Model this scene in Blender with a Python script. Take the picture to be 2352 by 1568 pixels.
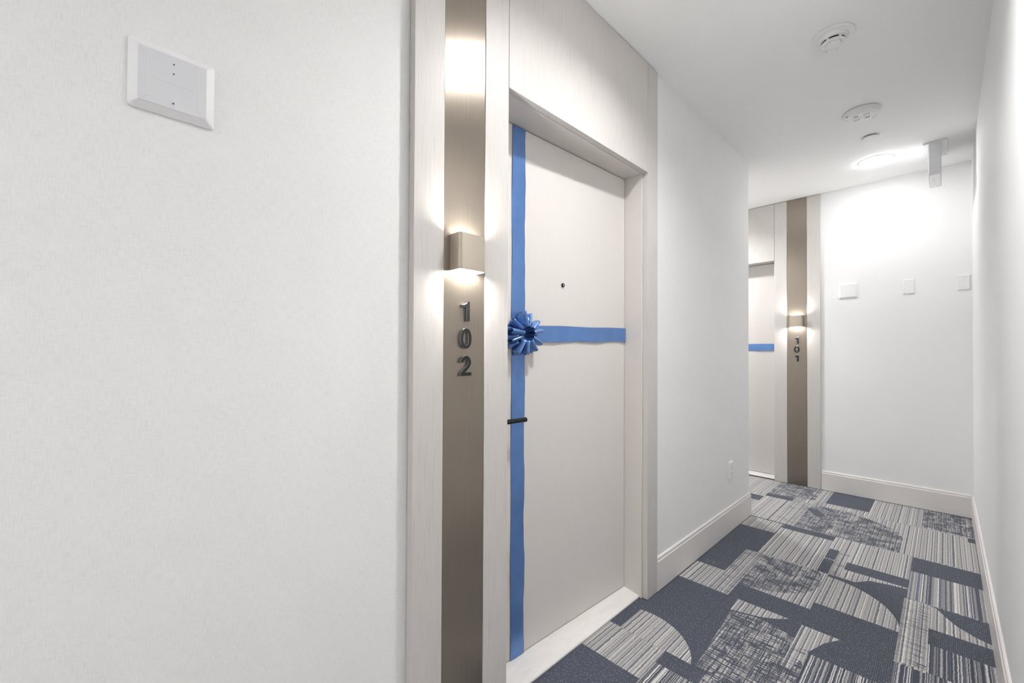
import bpy, bmesh, math, random
from mathutils import Vector, Matrix
random.seed(7)
for o in list(bpy.data.objects):
    bpy.data.objects.remove(o)
scene = bpy.context.scene
C = scene.collection

# ------------------------------------------------------------------ camera
CAM_H = 1.18
F_PX, CY, YAW, PITCH, ROLL = 960.863, 799.68, 45.9937, 0.6107, 0.2576
cam_d = bpy.data.cameras.new('camera')
cam = bpy.data.objects.new('camera', cam_d)
C.objects.link(cam)
scene.camera = cam
cam_d.sensor_fit = 'HORIZONTAL'
cam_d.sensor_width = 36.0
cam_d.lens = F_PX / 2352.0 * 36.0
cam_d.shift_y = (CY - 784.0) / 2352.0
cam_d.clip_start = 0.02
_y, _p, _r = (math.radians(v) for v in (YAW, PITCH, ROLL))
fw = Vector((-math.sin(_y) * math.cos(_p), math.cos(_y) * math.cos(_p), math.sin(_p)))
rt = Vector((math.cos(_y), math.sin(_y), 0))
up = rt.cross(fw)
rt2 = rt * math.cos(_r) + up * math.sin(_r)
up2 = up * math.cos(_r) - rt * math.sin(_r)
M = Matrix((rt2, up2, -fw)).transposed().to_4x4()
M.translation = (0, 0, CAM_H)
cam.matrix_world = M

# ------------------------------------------------------------------ world, exposure
world = bpy.data.worlds.new('world')
scene.world = world
world.use_nodes = True
world.node_tree.nodes['Background'].inputs[0].default_value = (0.9, 0.93, 1.0, 1)
world.node_tree.nodes['Background'].inputs[1].default_value = 0.3
vs = scene.view_settings
vs.view_transform = 'Standard'
vs.look = 'None'
vs.gamma = 1.0
vs.use_curve_mapping = False
vs.exposure = 1.58
LAMP_POWER = 172.0      # radiance of a ceiling lamp's diffuser
SCONCE_POWER = 88.0

# ------------------------------------------------------------------ dimensions (metres)
H = 2.589               # ceiling
XP = -0.9937            # face of the wood panelling round door 102
XWN = -1.022            # wallpaper face, near part of the left wall
XWF = -1.003            # wallpaper face, far part of the left wall
YC = 3.385              # corner where the left wall ends
D = 4.4955              # far wall
XR = 0.1393             # right wall
YB = -3.6               # wall behind the camera
XA = -3.4               # end of the side passage

# ------------------------------------------------------------------ node helpers
def mat(name):
    m = bpy.data.materials.new(name)
    m.use_nodes = True
    nt = m.node_tree
    b = nt.nodes['Principled BSDF']
    return m, nt, b

def N(nt, t, **kw):
    n = nt.nodes.new(t)
    for k, v in kw.items():
        setattr(n, k, v)
    return n

def setin(n, **kw):
    for k, v in kw.items():
        n.inputs[k.replace('_', ' ')].default_value = v

def math_n(nt, op, a, b=None, c=None):
    n = N(nt, 'ShaderNodeMath', operation=op)
    for i, v in enumerate((a, b, c)):
        if v is None:
            continue
        if hasattr(v, 'is_linked') or hasattr(v, 'links'):
            nt.links.new(v, n.inputs[i])
        else:
            n.inputs[i].default_value = v
    return n.outputs[0]

def pos_sep(nt):
    g = N(nt, 'ShaderNodeNewGeometry')
    s = N(nt, 'ShaderNodeSeparateXYZ')
    nt.links.new(g.outputs['Position'], s.inputs[0])
    return g.outputs['Position'], s.outputs[0], s.outputs[1], s.outputs[2]

def vec(nt, x, y, z=0.0):
    n = N(nt, 'ShaderNodeCombineXYZ')
    for i, v in enumerate((x, y, z)):
        if hasattr(v, 'links'):
            nt.links.new(v, n.inputs[i])
        else:
            n.inputs[i].default_value = v
    return n.outputs[0]

def noise(nt, v, scale=1.0, detail=2.0, rough=0.5, dist=0.0):
    n = N(nt, 'ShaderNodeTexNoise')
    nt.links.new(v, n.inputs['Vector'])
    setin(n, Scale=scale, Detail=detail, Roughness=rough, Distortion=dist)
    return n.outputs['Fac']

def ramp(nt, fac, stops, interp='LINEAR'):
    n = N(nt, 'ShaderNodeValToRGB')
    cr = n.color_ramp
    cr.interpolation = interp
    while len(cr.elements) < len(stops):
        cr.elements.new(0.5)
    for e, (p, c) in zip(cr.elements, stops):
        e.position = p
        e.color = (*c, 1) if len(c) == 3 else c
    nt.links.new(fac, n.inputs[0])
    return n.outputs[0]

def mixc(nt, fac, a, b, mode='MIX'):
    n = N(nt, 'ShaderNodeMix', data_type='RGBA', blend_type=mode)
    for i, v in ((0, fac), (6, a), (7, b)):
        if hasattr(v, 'links'):
            nt.links.new(v, n.inputs[i])
        else:
            n.inputs[i].default_value = v if i == 0 else (*v, 1)
    return n.outputs[2]

def bump(nt, b, h, strength, dist):
    n = N(nt, 'ShaderNodeBump')
    setin(n, Strength=strength, Distance=dist)
    nt.links.new(h, n.inputs['Height'])
    nt.links.new(n.outputs[0], b.inputs['Normal'])

def plain(name, col, rough=0.5, metal=0.0, var=0.03, scale=25.0, spec=0.5):
    """flat finish with a faint mottling"""
    m, nt, b = mat(name)
    p, x, y, z = pos_sep(nt)
    f = noise(nt, p, scale, 3)
    lo = tuple(c * (1 - var) for c in col)
    hi = tuple(min(1, c * (1 + var)) for c in col)
    nt.links.new(ramp(nt, f, [(0.3, lo), (0.7, hi)]), b.inputs['Base Color'])
    setin(b, Roughness=rough, Metallic=metal)
    b.inputs['Specular IOR Level'].default_value = spec
    return m

def emitter(name, col, strength):
    m, nt, b = mat(name)
    nt.nodes.remove(b)
    e = N(nt, 'ShaderNodeEmission')
    e.inputs[0].default_value = (*col, 1)
    e.inputs[1].default_value = strength
    nt.links.new(e.outputs[0], nt.nodes['Material Output'].inputs[0])
    return m

# ------------------------------------------------------------------ materials
def wallpaper(name, col, strength=1.0):
    m, nt, b = mat(name)
    p, x, y, z = pos_sep(nt)
    h = math_n(nt, 'ADD', x, y)
    warp = noise(nt, vec(nt, math_n(nt, 'MULTIPLY', h, 640.0), math_n(nt, 'MULTIPLY', z, 52.0)), 1, 2, .6)
    weft = noise(nt, vec(nt, math_n(nt, 'MULTIPLY', h, 52.0), math_n(nt, 'MULTIPLY', z, 760.0)), 1, 2, .6)
    big = noise(nt, vec(nt, math_n(nt, 'MULTIPLY', h, 9.0), math_n(nt, 'MULTIPLY', z, 9.0)), 1, 2)
    s = math_n(nt, 'ADD', math_n(nt, 'MULTIPLY', warp, 0.45), math_n(nt, 'MULTIPLY', weft, 0.45))
    s = math_n(nt, 'ADD', s, math_n(nt, 'MULTIPLY', big, 0.10))
    k = 0.16 * strength
    nt.links.new(ramp(nt, s, [(0.34, tuple(c * (1 - k) for c in col)), (0.5, col),
                              (0.66, tuple(min(1, c * (1 + k * .35)) for c in col))]), b.inputs['Base Color'])
    setin(b, Roughness=0.7)
    b.inputs['Specular IOR Level'].default_value = 0.25
    bump(nt, b, s, 0.25 * strength, 0.001)
    return m

def wood(name, col, rough=0.42, grain=1.0):
    """stained ash veneer, grain running up"""
    m, nt, b = mat(name)
    p, x, y, z = pos_sep(nt)
    oi = N(nt, 'ShaderNodeObjectInfo')
    sh = math_n(nt, 'MULTIPLY', oi.outputs['Random'], 3.0)
    h = math_n(nt, 'ADD', math_n(nt, 'ADD', x, y), sh)
    warp = noise(nt, vec(nt, math_n(nt, 'MULTIPLY', h, 5.0), math_n(nt, 'MULTIPLY', z, 1.1)), 1, 1)
    hh = math_n(nt, 'ADD', h, math_n(nt, 'MULTIPLY', warp, 0.16))
    lines = math_n(nt, 'POWER', math_n(nt, 'ABSOLUTE', math_n(nt, 'SINE', math_n(nt, 'MULTIPLY', hh, 300.0))), 14.0)
    brk = noise(nt, vec(nt, math_n(nt, 'MULTIPLY', h, 60.0), math_n(nt, 'MULTIPLY', z, 5.0)), 1, 3, .7)
    brk = ramp(nt, brk, [(0.48, (0, 0, 0)), (0.66, (1, 1, 1))])
    pore = math_n(nt, 'MULTIPLY', lines, brk)
    fine = noise(nt, vec(nt, math_n(nt, 'MULTIPLY', h, 420.0), math_n(nt, 'MULTIPLY', z, 8.0)), 1, 2, .6)
    base = ramp(nt, fine, [(0.3, tuple(c * (1 - .05 * grain) for c in col)), (0.7, tuple(min(1, c * 1.03) for c in col))])
    k = math_n(nt, 'MULTIPLY', pore, 0.32 * grain)
    nt.links.new(mixc(nt, k, base, tuple(c * 0.55 for c in col)), b.inputs['Base Color'])
    setin(b, Roughness=rough)
    b.inputs['Specular IOR Level'].default_value = 0.3
    bump(nt, b, math_n(nt, 'MULTIPLY', pore, -1.0), 0.25 * grain, 0.0006)
    return m

def bronze(name):
    m, nt, b = mat(name)
    p, x, y, z = pos_sep(nt)
    h = math_n(nt, 'ADD', x, y)
    streak = noise(nt, vec(nt, math_n(nt, 'MULTIPLY', h, 900.0), math_n(nt, 'MULTIPLY', z, 6.0)), 1, 2)
    base = ramp(nt, streak, [(0.3, (0.30, 0.258, 0.217)), (0.7, (0.34, 0.295, 0.25))])
    dust = noise(nt, p, 260.0, 2, .5)
    dust = ramp(nt, dust, [(0.76, (0, 0, 0)), (0.80, (1, 1, 1))])
    nt.links.new(mixc(nt, math_n(nt, 'MULTIPLY', dust, 0.35), base, (0.8, 0.78, 0.75)), b.inputs['Base Color'])
    setin(b, Metallic=0.88, Roughness=0.28, Anisotropic=0.85)
    nt.links.new(vec(nt, .7071, .7071, 0.0), b.inputs['Tangent'])   # brushed upright: highlights spread sideways
    return m

def marble(name):
    m, nt, b = mat(name)
    p, x, y, z = pos_sep(nt)
    v = noise(nt, vec(nt, math_n(nt, 'MULTIPLY', x, 22.0), math_n(nt, 'MULTIPLY', y, 7.0)), 1, 4, .6, 1.4)
    nt.links.new(ramp(nt, v, [(0.3, (0.80, 0.77, 0.74)), (0.5, (0.83, 0.805, 0.78)), (0.7, (0.86, 0.84, 0.82))]),
                 b.inputs['Base Color'])
    setin(b, Roughness=0.28)
    return m

def satin(name, col):
    m, nt, b = mat(name)
    p, x, y, z = pos_sep(nt)
    f = noise(nt, p, 14.0, 2)
    nt.links.new(ramp(nt, f, [(0.3, tuple(c * .93 for c in col)), (0.7, tuple(c * 1.06 for c in col))]),
                 b.inputs['Base Color'])
    setin(b, Roughness=0.30, Metallic=0.5)
    b.inputs['Coat Weight'].default_value = 0.4
    b.inputs['Coat Roughness'].default_value = 0.28
    b.inputs['Sheen Weight'].default_value = 0.15
    b.inputs['Sheen Roughness'].default_value = 0.3
    bump(nt, b, f, 0.12, 0.01)
    return m

NAVY = (0.084, 0.096, 0.126)

def carpet(kind):
    m, nt, b = mat('carpet_' + kind)
    p, x, y, z = pos_sep(nt)
    oi = N(nt, 'ShaderNodeObjectInfo')
    rx = math_n(nt, 'MULTIPLY', oi.outputs['Random'], 5.0)
    mul = lambda a, k: math_n(nt, 'MULTIPLY', a, k)
    tuft = noise(nt, vec(nt, mul(x, 330.0), mul(y, 210.0)), 1, 2, .7)
    # solid yarn: ribs along the corridor and pale flecks
    rib = math_n(nt, 'ABSOLUTE', math_n(nt, 'SINE', mul(x, 520.0)))
    fl = noise(nt, vec(nt, mul(x, 260.0), mul(y, 120.0)), 1, 1, .5)
    fl = ramp(nt, fl, [(0.60, (0, 0, 0)), (0.70, (1, 1, 1))])
    navy = mixc(nt, rib, tuple(c * .55 for c in NAVY), tuple(c * 1.08 for c in NAVY))
    navy = mixc(nt, mul(fl, 0.6), navy, (0.34, 0.36, 0.40))
    # striped yarn
    wob = noise(nt, vec(nt, mul(x, 70.0), mul(y, 45.0)), 1, 2, .7)
    u = math_n(nt, 'ADD', math_n(nt, 'ADD', x, rx), mul(math_n(nt, 'SUBTRACT', wob, 0.5), 0.006))
    nst = {'fine': 330.0, 'grey': 230.0}.get(kind, 190.0)
    wn = N(nt, 'ShaderNodeTexWhiteNoise', noise_dimensions='1D')
    nt.links.new(math_n(nt, 'FLOOR', mul(u, nst)), wn.inputs['W'])
    if kind == 'fine':
        st = [(0, (0.065, 0.075, 0.105)), (0.35, (0.12, 0.125, 0.17)), (0.5, (0.24, 0.24, 0.25)), (0.68, (0.42, 0.41, 0.40)), (0.86, (0.66, 0.65, 0.63))]
    elif kind == 'grey':
        st = [(0, (0.09, 0.10, 0.14)), (0.22, (0.16, 0.165, 0.25)), (0.36, (0.28, 0.28, 0.29)), (0.62, (0.42, 0.41, 0.40)), (0.88, (0.72, 0.71, 0.69))]
    else:
        st = [(0, (0.15, 0.155, 0.18)), (0.14, (0.22, 0.225, 0.28)), (0.26, (0.31, 0.305, 0.31)), (0.48, (0.44, 0.42, 0.41)), (0.70, (0.57, 0.55, 0.53)), (0.86, (0.80, 0.78, 0.75))]
    stripes = ramp(nt, wn.outputs['Value'], st, 'CONSTANT')
    if kind not in ('fine', 'grey'):
        # broad taupe bands parted by a narrow dark and a narrow pale line
        wid = noise(nt, vec(nt, mul(math_n(nt, 'ADD', x, rx), 34.0), 0.0, 1.5), 1, 1)
        ph = math_n(nt, 'ADD', mul(u, 1 / 0.0235), mul(wid, 1.1))
        band = ramp(nt, math_n(nt, 'FRACT', ph), [(0, (0.09, 0.095, 0.12)), (0.17, (0.78, 0.765, 0.74)), (0.30, (0.46, 0.445, 0.43)), (0.52, (0.36, 0.355, 0.355)), (0.70, (0.55, 0.535, 0.515)), (0.90, (0.22, 0.225, 0.28))], 'CONSTANT')
        stripes = mixc(nt, 0.74, stripes, band)
    col = stripes
    if kind == 'navy':
        col = navy
    elif kind in ('hatch', 'light_hatch', 'dark_hatch'):
        n1 = noise(nt, vec(nt, mul(x, 9.0), mul(y, 170.0), 3.0), 1, 2, .6)
        n2 = noise(nt, vec(nt, mul(x, 170.0), mul(y, 10.0), 9.0), 1, 2, .6)
        n3 = noise(nt, vec(nt, mul(x, 14.0), mul(y, 14.0), 5.0), 1, 2, .5)
        t1, t2 = {'hatch': (0.50, 0.56), 'light_hatch': (0.60, 0.72), 'dark_hatch': (0.36, 0.42)}[kind]
        sh = mul(math_n(nt, 'SUBTRACT', n3, 0.5), 0.35)
        m1 = math_n(nt, 'GREATER_THAN', math_n(nt, 'ADD', n1, sh), t1)
        m2 = math_n(nt, 'GREATER_THAN', math_n(nt, 'ADD', n2, sh), t2)
        col = mixc(nt, math_n(nt, 'MAXIMUM', m1, m2), stripes, navy)
    tv = ramp(nt, tuft, [(0.25, (0.62, 0.62, 0.62)), (0.75, (1.22, 1.22, 1.22))])
    nt.links.new(mixc(nt, 1.0, col, tv, 'MULTIPLY'), b.inputs['Base Color'])
    setin(b, Roughness=0.95)
    b.inputs['Specular IOR Level'].default_value = 0.1
    b.inputs['Sheen Weight'].default_value = 0.15
    bump(nt, b, math_n(nt, 'ADD', tuft, mul(rib, 0.5)), 0.6, 0.002)
    return m

MT = {
    'paper': wallpaper('linen_wallpaper', (0.89, 0.885, 0.877), 0.55),
    'white_wall': wallpaper('white_wall_covering', (0.89, 0.89, 0.89), 0.2),
    'ceiling': plain('ceiling_paint', (0.95, 0.95, 0.95), 0.9, var=0.01, spec=0.2),
    'wood': wood('stained_ash', (0.62, 0.595, 0.57)),
    'door': wood('door_laminate', (0.70, 0.668, 0.64), 0.45, 0.12),
    'frame': plain('painted_frame', (0.68, 0.645, 0.615), 0.42, var=0.01),
    'base': plain('painted_baseboard', (0.79, 0.76, 0.74), 0.4, var=0.01),
    'bronze': bronze('brushed_bronze'),
    'sconce': plain('champagne_metal', (0.52, 0.46, 0.38), 0.38, 0.55, var=0.01),
    'gap': plain('shadow_gap', (0.05, 0.045, 0.04), 0.9, var=0.02),
    'black': plain('black_metal', (0.025, 0.025, 0.027), 0.25, 0.6, var=0.05),
    'digit': plain('gloss_black_digit', (0.022, 0.023, 0.025), 0.4, 0.0, var=0.12, scale=160, spec=0.2),
    'digit_edge': plain('polished_edge', (0.30, 0.30, 0.31), 0.18, 1.0, var=0.03),
    'chrome': plain('chrome', (0.75, 0.75, 0.76), 0.12, 1.0, var=0.02),
    'plastic': plain('white_plastic', (0.86, 0.86, 0.87), 0.38, var=0.008),
    'cool_plastic': plain('cool_white_plastic', (0.76, 0.765, 0.79), 0.42, var=0.008),
    'dark': plain('dark_slot', (0.012, 0.012, 0.012), 0.8, var=0.02),
    'grey_slot': plain('grey_slot', (0.32, 0.32, 0.33), 0.7, var=0.02),
    'red': plain('red_print', (0.50, 0.16, 0.20), 0.6, var=0.02),
    'marble': marble('pale_marble'),
    'ribbon': satin('blue_satin', (0.115, 0.245, 0.56)),
    'slab': plain('concrete_screed', (0.12, 0.12, 0.12), 0.95, var=0.1),
    'lamp': emitter('lamp_diffuser', (1.0, 0.994, 0.985), LAMP_POWER),
    'lamp_far': emitter('lamp_diffuser_dim', (1.0, 0.992, 0.98), LAMP_POWER * 0.165),
    'added_lamp_side': emitter('added_diffuser_side', (1.0, 0.992, 0.98), LAMP_POWER * 1.15),
    'lamp_back': emitter('lamp_diffuser_back', (1.0, 0.992, 0.98), LAMP_POWER * 1.0),
    'sconce_glow': emitter('sconce_diffuser', (1.0, 0.97, 0.92), SCONCE_POWER),
}
CK = ['navy', 'stripe', 'hatch', 'light_hatch', 'dark_hatch', 'fine', 'grey']
CM = {k: carpet(k) for k in CK}

# ------------------------------------------------------------------ mesh helpers
ORIGIN = {}

def bm_new():
    return bmesh.new()

def box(bm, x0, x1, y0, y1, z0, z1, bev=0.0, seg=2):
    r = bmesh.ops.create_cube(bm, size=1.0)
    vs_ = r['verts']
    for v in vs_:
        v.co = Vector((x0 + (v.co.x + .5) * (x1 - x0), y0 + (v.co.y + .5) * (y1 - y0), z0 + (v.co.z + .5) * (z1 - z0)))
    if bev:
        es = {e for v in vs_ for e in v.link_edges}
        bmesh.ops.bevel(bm, geom=list(es), offset=bev, segments=seg, profile=.5, affect='EDGES')
    return bm

def mbox(bm, Mf, s0, s1, n0, n1, z0, z1, bev=0.0, seg=2):
    """box given in a wall frame (along, out, up) mapped to the world by Mf"""
    a, b = Mf(s0, n0, z0), Mf(s1, n1, z1)
    return box(bm, min(a.x, b.x), max(a.x, b.x), min(a.y, b.y), max(a.y, b.y), min(a.z, b.z), max(a.z, b.z), bev, seg)

def prism(bm, pts, fn, h0, h1, holes=None):
    """outline pts extruded between two heights; fn(a, b, h) -> world"""
    lo = [bm.verts.new(fn(a, b, h0)) for a, b in pts]
    hi = [bm.verts.new(fn(a, b, h1)) for a, b in pts]
    n = len(pts)
    for i in range(n):
        j = (i + 1) % n
        bm.faces.new((lo[i], lo[j], hi[j], hi[i]))
    if holes:
        lo2 = [bm.verts.new(fn(a, b, h0)) for a, b in holes]
        hi2 = [bm.verts.new(fn(a, b, h1)) for a, b in holes]
        for i in range(n):
            j = (i + 1) % n
            bm.faces.new((lo2[i], hi2[i], hi2[j], lo2[j]))
            bm.faces.new((hi[i], hi[j], hi2[j], hi2[i]))
            bm.faces.new((lo[i], lo2[i], lo2[j], lo[j]))
    else:
        bm.faces.new(hi)
        bm.faces.new(list(reversed(lo)))
    return bm

def lathe(bm, cx, cy, prof, seg=48, fn=None):
    """profile [(r, z)...] spun about a vertical axis, or placed by fn(a, b, h)"""
    rings = []
    for r, z in prof:
        ring = []
        if r < 1e-6:
            ring = [bm.verts.new(fn(0, 0, z) if fn else (cx, cy, z))]
        else:
            for i in range(seg):
                t = 2 * math.pi * i / seg
                a, b = r * math.cos(t), r * math.sin(t)
                ring.append(bm.verts.new(fn(a, b, z) if fn else (cx + a, cy + b, z)))
        rings.append(ring)
    for p, q in zip(rings, rings[1:]):
        if len(p) == 1 and len(q) == 1:
            continue
        for i in range(seg):
            j = (i + 1) % seg
            if len(p) == 1:
                bm.faces.new((p[0], q[i], q[j]))
            elif len(q) == 1:
                bm.faces.new((p[i], p[j], q[0]))
            else:
                bm.faces.new((p[i], p[j], q[j], q[i]))
    return bm

def tube(bm, pts, r, seg=16, cap=True):
    pts = [Vector(p) for p in pts]
    rings = []
    for i, p in enumerate(pts):
        d = (pts[min(i + 1, len(pts) - 1)] - pts[max(i - 1, 0)]).normalized()
        ref = Vector((0, 0, 1)) if abs(d.z) < .9 else Vector((1, 0, 0))
        a = d.cross(ref).normalized()
        b = d.cross(a)
        rings.append([bm.verts.new(p + a * r * math.cos(2 * math.pi * k / seg) + b * r * math.sin(2 * math.pi * k / seg)) for k in range(seg)])
    for p, q in zip(rings, rings[1:]):
        for i in range(seg):
            j = (i + 1) % seg
            bm.faces.new((p[i], p[j], q[j], q[i]))
    if cap:
        bm.faces.new(rings[0])
        bm.faces.new(list(reversed(rings[-1])))
    return bm

def link_mesh(name, bm, mats, parent, smooth):
    bmesh.ops.recalc_face_normals(bm, faces=bm.faces)
    if parent is None:
        xs = [v.co for v in bm.verts]
        org = Vector(((min(v.x for v in xs) + max(v.x for v in xs)) / 2,
                      (min(v.y for v in xs) + max(v.y for v in xs)) / 2, min(v.z for v in xs)))
    else:
        org = ORIGIN[parent.name]
    for v in bm.verts:
        v.co -= org
    me = bpy.data.meshes.new(name)
    bm.to_mesh(me)
    bm.free()
    for m in (mats if isinstance(mats, (list, tuple)) else [mats]):
        me.materials.append(m)
    if smooth:
        for p in me.polygons:
            p.use_smooth = True
        try:
            me.set_sharp_from_angle(angle=math.radians(35))
        except Exception:
            pass
    o = bpy.data.objects.new(name, me)
    C.objects.link(o)
    if parent is None:
        o.location = org
    else:
        o.parent = parent
    ORIGIN[o.name] = org
    return o

def obj(name, bm, m, parent=None, smooth=False):
    return link_mesh(name, bm, [MT[k] for k in m] if isinstance(m, (list, tuple)) else MT[m], parent, smooth)

def tag(o, label, cat=None, group=None, kind=None):
    o['label'] = label
    if cat:
        o['category'] = cat
    if group:
        o['group'] = group
    if kind:
        o['kind'] = kind
    return o

def thing(name, loc, label, cat=None, group=None, kind=None):
    o = bpy.data.objects.new(name, None)
    o.empty_display_size = 0.05
    C.objects.link(o)
    o.location = loc
    ORIGIN[o.name] = Vector(loc)
    return tag(o, label, cat, group, kind)

def struct(name, bm, m, label, cat, parent=None, smooth=False):
    o = obj(name, bm, m, parent, smooth)
    return tag(o, label, cat, None, 'structure')

def text_bm(s, size, depth, fn, spacing=1.0):
    """lettering as a shallow solid; fn(a, b, h) -> world"""
    cu = bpy.data.curves.new('lettering', 'FONT')
    cu.body = s
    cu.size = size
    cu.align_x = 'CENTER'
    cu.align_y = 'CENTER'
    cu.extrude = depth / 2
    cu.resolution_u = 3
    cu.space_character = spacing
    o = bpy.data.objects.new('lettering', cu)
    C.objects.link(o)
    bpy.context.view_layer.update()
    dg = bpy.context.evaluated_depsgraph_get()
    me = bpy.data.meshes.new_from_object(o.evaluated_get(dg))
    bm = bmesh.new()
    bm.from_mesh(me)
    for v in bm.verts:
        v.co = fn(v.co.x, v.co.y, v.co.z + depth / 2)
    bpy.data.objects.remove(o)
    bpy.data.curves.remove(cu)
    bpy.data.meshes.remove(me)
    return bm

# wall frames: (along the wall, out of the wall, up) -> world
def fr_left(x0):
    return lambda s, n, z: Vector((x0 + n, s, z))

def fr_far(y0):
    return lambda s, n, z: Vector((s, y0 - n, z))

# ------------------------------------------------------------------ walls and ceiling
Y_OUT, Y_L, Y_R, Y_END = 0.590, 0.941, 1.866, 1.967    # panelling of door 102
WALL_BACK = -1.30
bm = bm_new()
box(bm, WALL_BACK, XWN, YB, Y_L, 0, H)
box(bm, WALL_BACK, XWN, Y_L, Y_R, 2.10, H)
box(bm, WALL_BACK, XWN, Y_R, Y_END, 0, H)
box(bm, WALL_BACK, XWF, Y_END, YC, 0, H)
struct('wall_left', bm, 'paper', 'pale linen wallpapered wall on the left round door 102', 'wall')

PF = 4.479                                              # face of the panelling of door 101
X_OUT, X_L, X_R, X_END = -0.756, -1.107, -2.032, -2.133
FAR_BACK = 4.80
bm = bm_new()
box(bm, X_L, XR, D, FAR_BACK, 0, H)
box(bm, X_R, X_L, D, FAR_BACK, 2.10, H)
box(bm, XA, X_R, D, FAR_BACK, 0, H)
struct('wall_far', bm, 'white_wall', 'white end wall with door 101 and three small plates', 'wall')
bm = bm_new()
box(bm, XR, XR + .15, YB, FAR_BACK, 0, H)
struct('wall_right', bm, 'white_wall', 'white wall close beside the camera on the right', 'wall')
bm = bm_new()
box(bm, WALL_BACK, XR + .15, YB - .15, YB, 0, H)
struct('wall_back', bm, 'white_wall', 'white wall closing the corridor behind the camera', 'wall')
bm = bm_new()
box(bm, XA, WALL_BACK, YC - .15, YC, 0, H)
struct('wall_passage', bm, 'paper', 'wallpapered wall of the side passage round the corner', 'wall')
bm = bm_new()
box(bm, XA - .15, XA, YC - .15, FAR_BACK, 0, H)
struct('wall_passage_end', bm, 'white_wall', 'white wall at the end of the side passage', 'wall')
LAMPS = [(-.342, 4.0), (-.342, 1.27), (-.342, -1.50), (-1.70, 3.92), (-.342, -3.0)]
LAMP_R = 0.090
bm = bm_new()
outline = [(WALL_BACK, YB - .15), (XR + .15, YB - .15), (XR + .15, FAR_BACK), (XA - .15, FAR_BACK), (XA - .15, YC - .15), (WALL_BACK, YC - .15)]
loops = [outline] + [[(x + LAMP_R * math.cos(2 * math.pi * i / 48), y + LAMP_R * math.sin(2 * math.pi * i / 48)) for i in range(48)] for x, y in LAMPS]
ce = []
for lp in loops:
    lv = [bm.verts.new((x, y, H)) for x, y in lp]
    ce += [bm.edges.new((lv[i], lv[(i + 1) % len(lv)])) for i in range(len(lv))]
bmesh.ops.triangle_fill(bm, edges=ce, use_beauty=True, use_dissolve=False)
box(bm, WALL_BACK, XR + .15, YB - .15, YC - .15, H + .09, H + .12)  # unseen slabs above the ceiling, added to keep world light out
box(bm, XA - .15, XR + .15, YC - .15, FAR_BACK, H + .09, H + .12)
struct('ceiling', bm, 'ceiling', 'smooth matt white corridor ceiling', 'ceiling')

# ------------------------------------------------------------------ floor of carpet tiles
TZ = 0.006
bm = bm_new()
box(bm, WALL_BACK, XR + .15, YB - .15, YC - .15, -0.12, -TZ)
box(bm, XA - .15, XR + .15, YC - .15, FAR_BACK, -0.12, -TZ)
floor = struct('floor', bm, 'slab', 'corridor floor of patterned navy and grey carpet tiles', 'floor')

def rect(x0, x1, y0, y1):
    return [(x0, y0), (x1, y0), (x1, y1), (x0, y1)]

def clip_poly(poly, x0, x1, y0, y1):
    for ax, lim, sgn in ((0, x0, 1), (0, x1, -1), (1, y0, 1), (1, y1, -1)):
        out = []
        for i, p in enumerate(poly):
            q = poly[(i + 1) % len(poly)]
            pi, qi = (p[ax] - lim) * sgn >= 0, (q[ax] - lim) * sgn >= 0
            if pi:
                out.append(p)
            if pi != qi:
                t = (lim - p[ax]) / (q[ax] - p[ax])
                out.append((p[0] + t * (q[0] - p[0]), p[1] + t * (q[1] - p[1])))
        poly = out
    return poly

def ell(cx, cy, rx, ry, r, n=44):
    return clip_poly([(cx + rx * math.cos(2 * math.pi * i / n), cy + ry * math.sin(2 * math.pi * i / n)) for i in range(n)], *r)

P = []
def pp(k, poly):
    P.append((k, poly))
# rows of the pattern, nearest first (mapped on the floor, metres)
pp('navy', rect(-1.06, -.775, .9, 1.40)); pp('fine', rect(-.775, -.6, .9, 1.52)); pp('navy', rect(-.775, -.62, 1.52, 1.605))
pp('hatch', rect(-.62, -.38, 1.0, 1.605)); pp('fine', rect(-.38, .15, 1.0, 2.0))
pp('navy', rect(-1.06, -.44, 1.605, 2.197)); pp('stripe', ell(-.92, 1.534, .254, .254, (-.98, -.6, 1.605, 2.197)))
pp('hatch', [(-.66, 1.605), (-.38, 1.605), (-.38, 1.9), (-.43, 2.06), (-.52, 2.10), (-.60, 2.10), (-.69, 2.07)])
pp('stripe', [(-.70, 2.197), (-.694, 2.081), (-.585, 2.117), (-.523, 2.159), (-.489, 2.197)])
pp('navy', rect(-.44, -.14, 2.0, 2.43))
for (xa, ya), (xb, yb) in zip([(-.41, 1.85), (-.381, 2.015), (-.348, 2.117)], [(-.381, 2.015), (-.348, 2.117), (-.305, 2.19)]):
    pp('stripe' if ya > 2 else 'light_hatch', [(-.44, ya), (xa, ya), (xb, yb), (-.44, yb)])
pp('fine', rect(-.14, .15, 1.4, 2.19)); pp('light_hatch', rect(-.143, -.055, 2.19, 2.79))
pp('dark_hatch', rect(-1.06, -.84, 2.43, 2.68)); pp('navy', rect(-1.06, -.84, 2.68, 2.795)); pp('light_hatch', rect(-.84, -.745, 2.197, 2.795))
pp('navy', rect(-.745, -.44, 2.197, 2.35)); pp('hatch', ell(-.745, 2.65, .30, .30, (-.745, -.45, 2.2, 2.79)))
pp('navy', rect(-.44, -.143, 2.197, 2.795)); pp('stripe', ell(-.44, 2.43, .30, .335, (-.44, -.143, 2.43, 2.795)))
pp('navy', rect(-.055, .15, 2.42, 2.795)); pp('fine', rect(-.055, .15, 2.19, 2.42))
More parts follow.
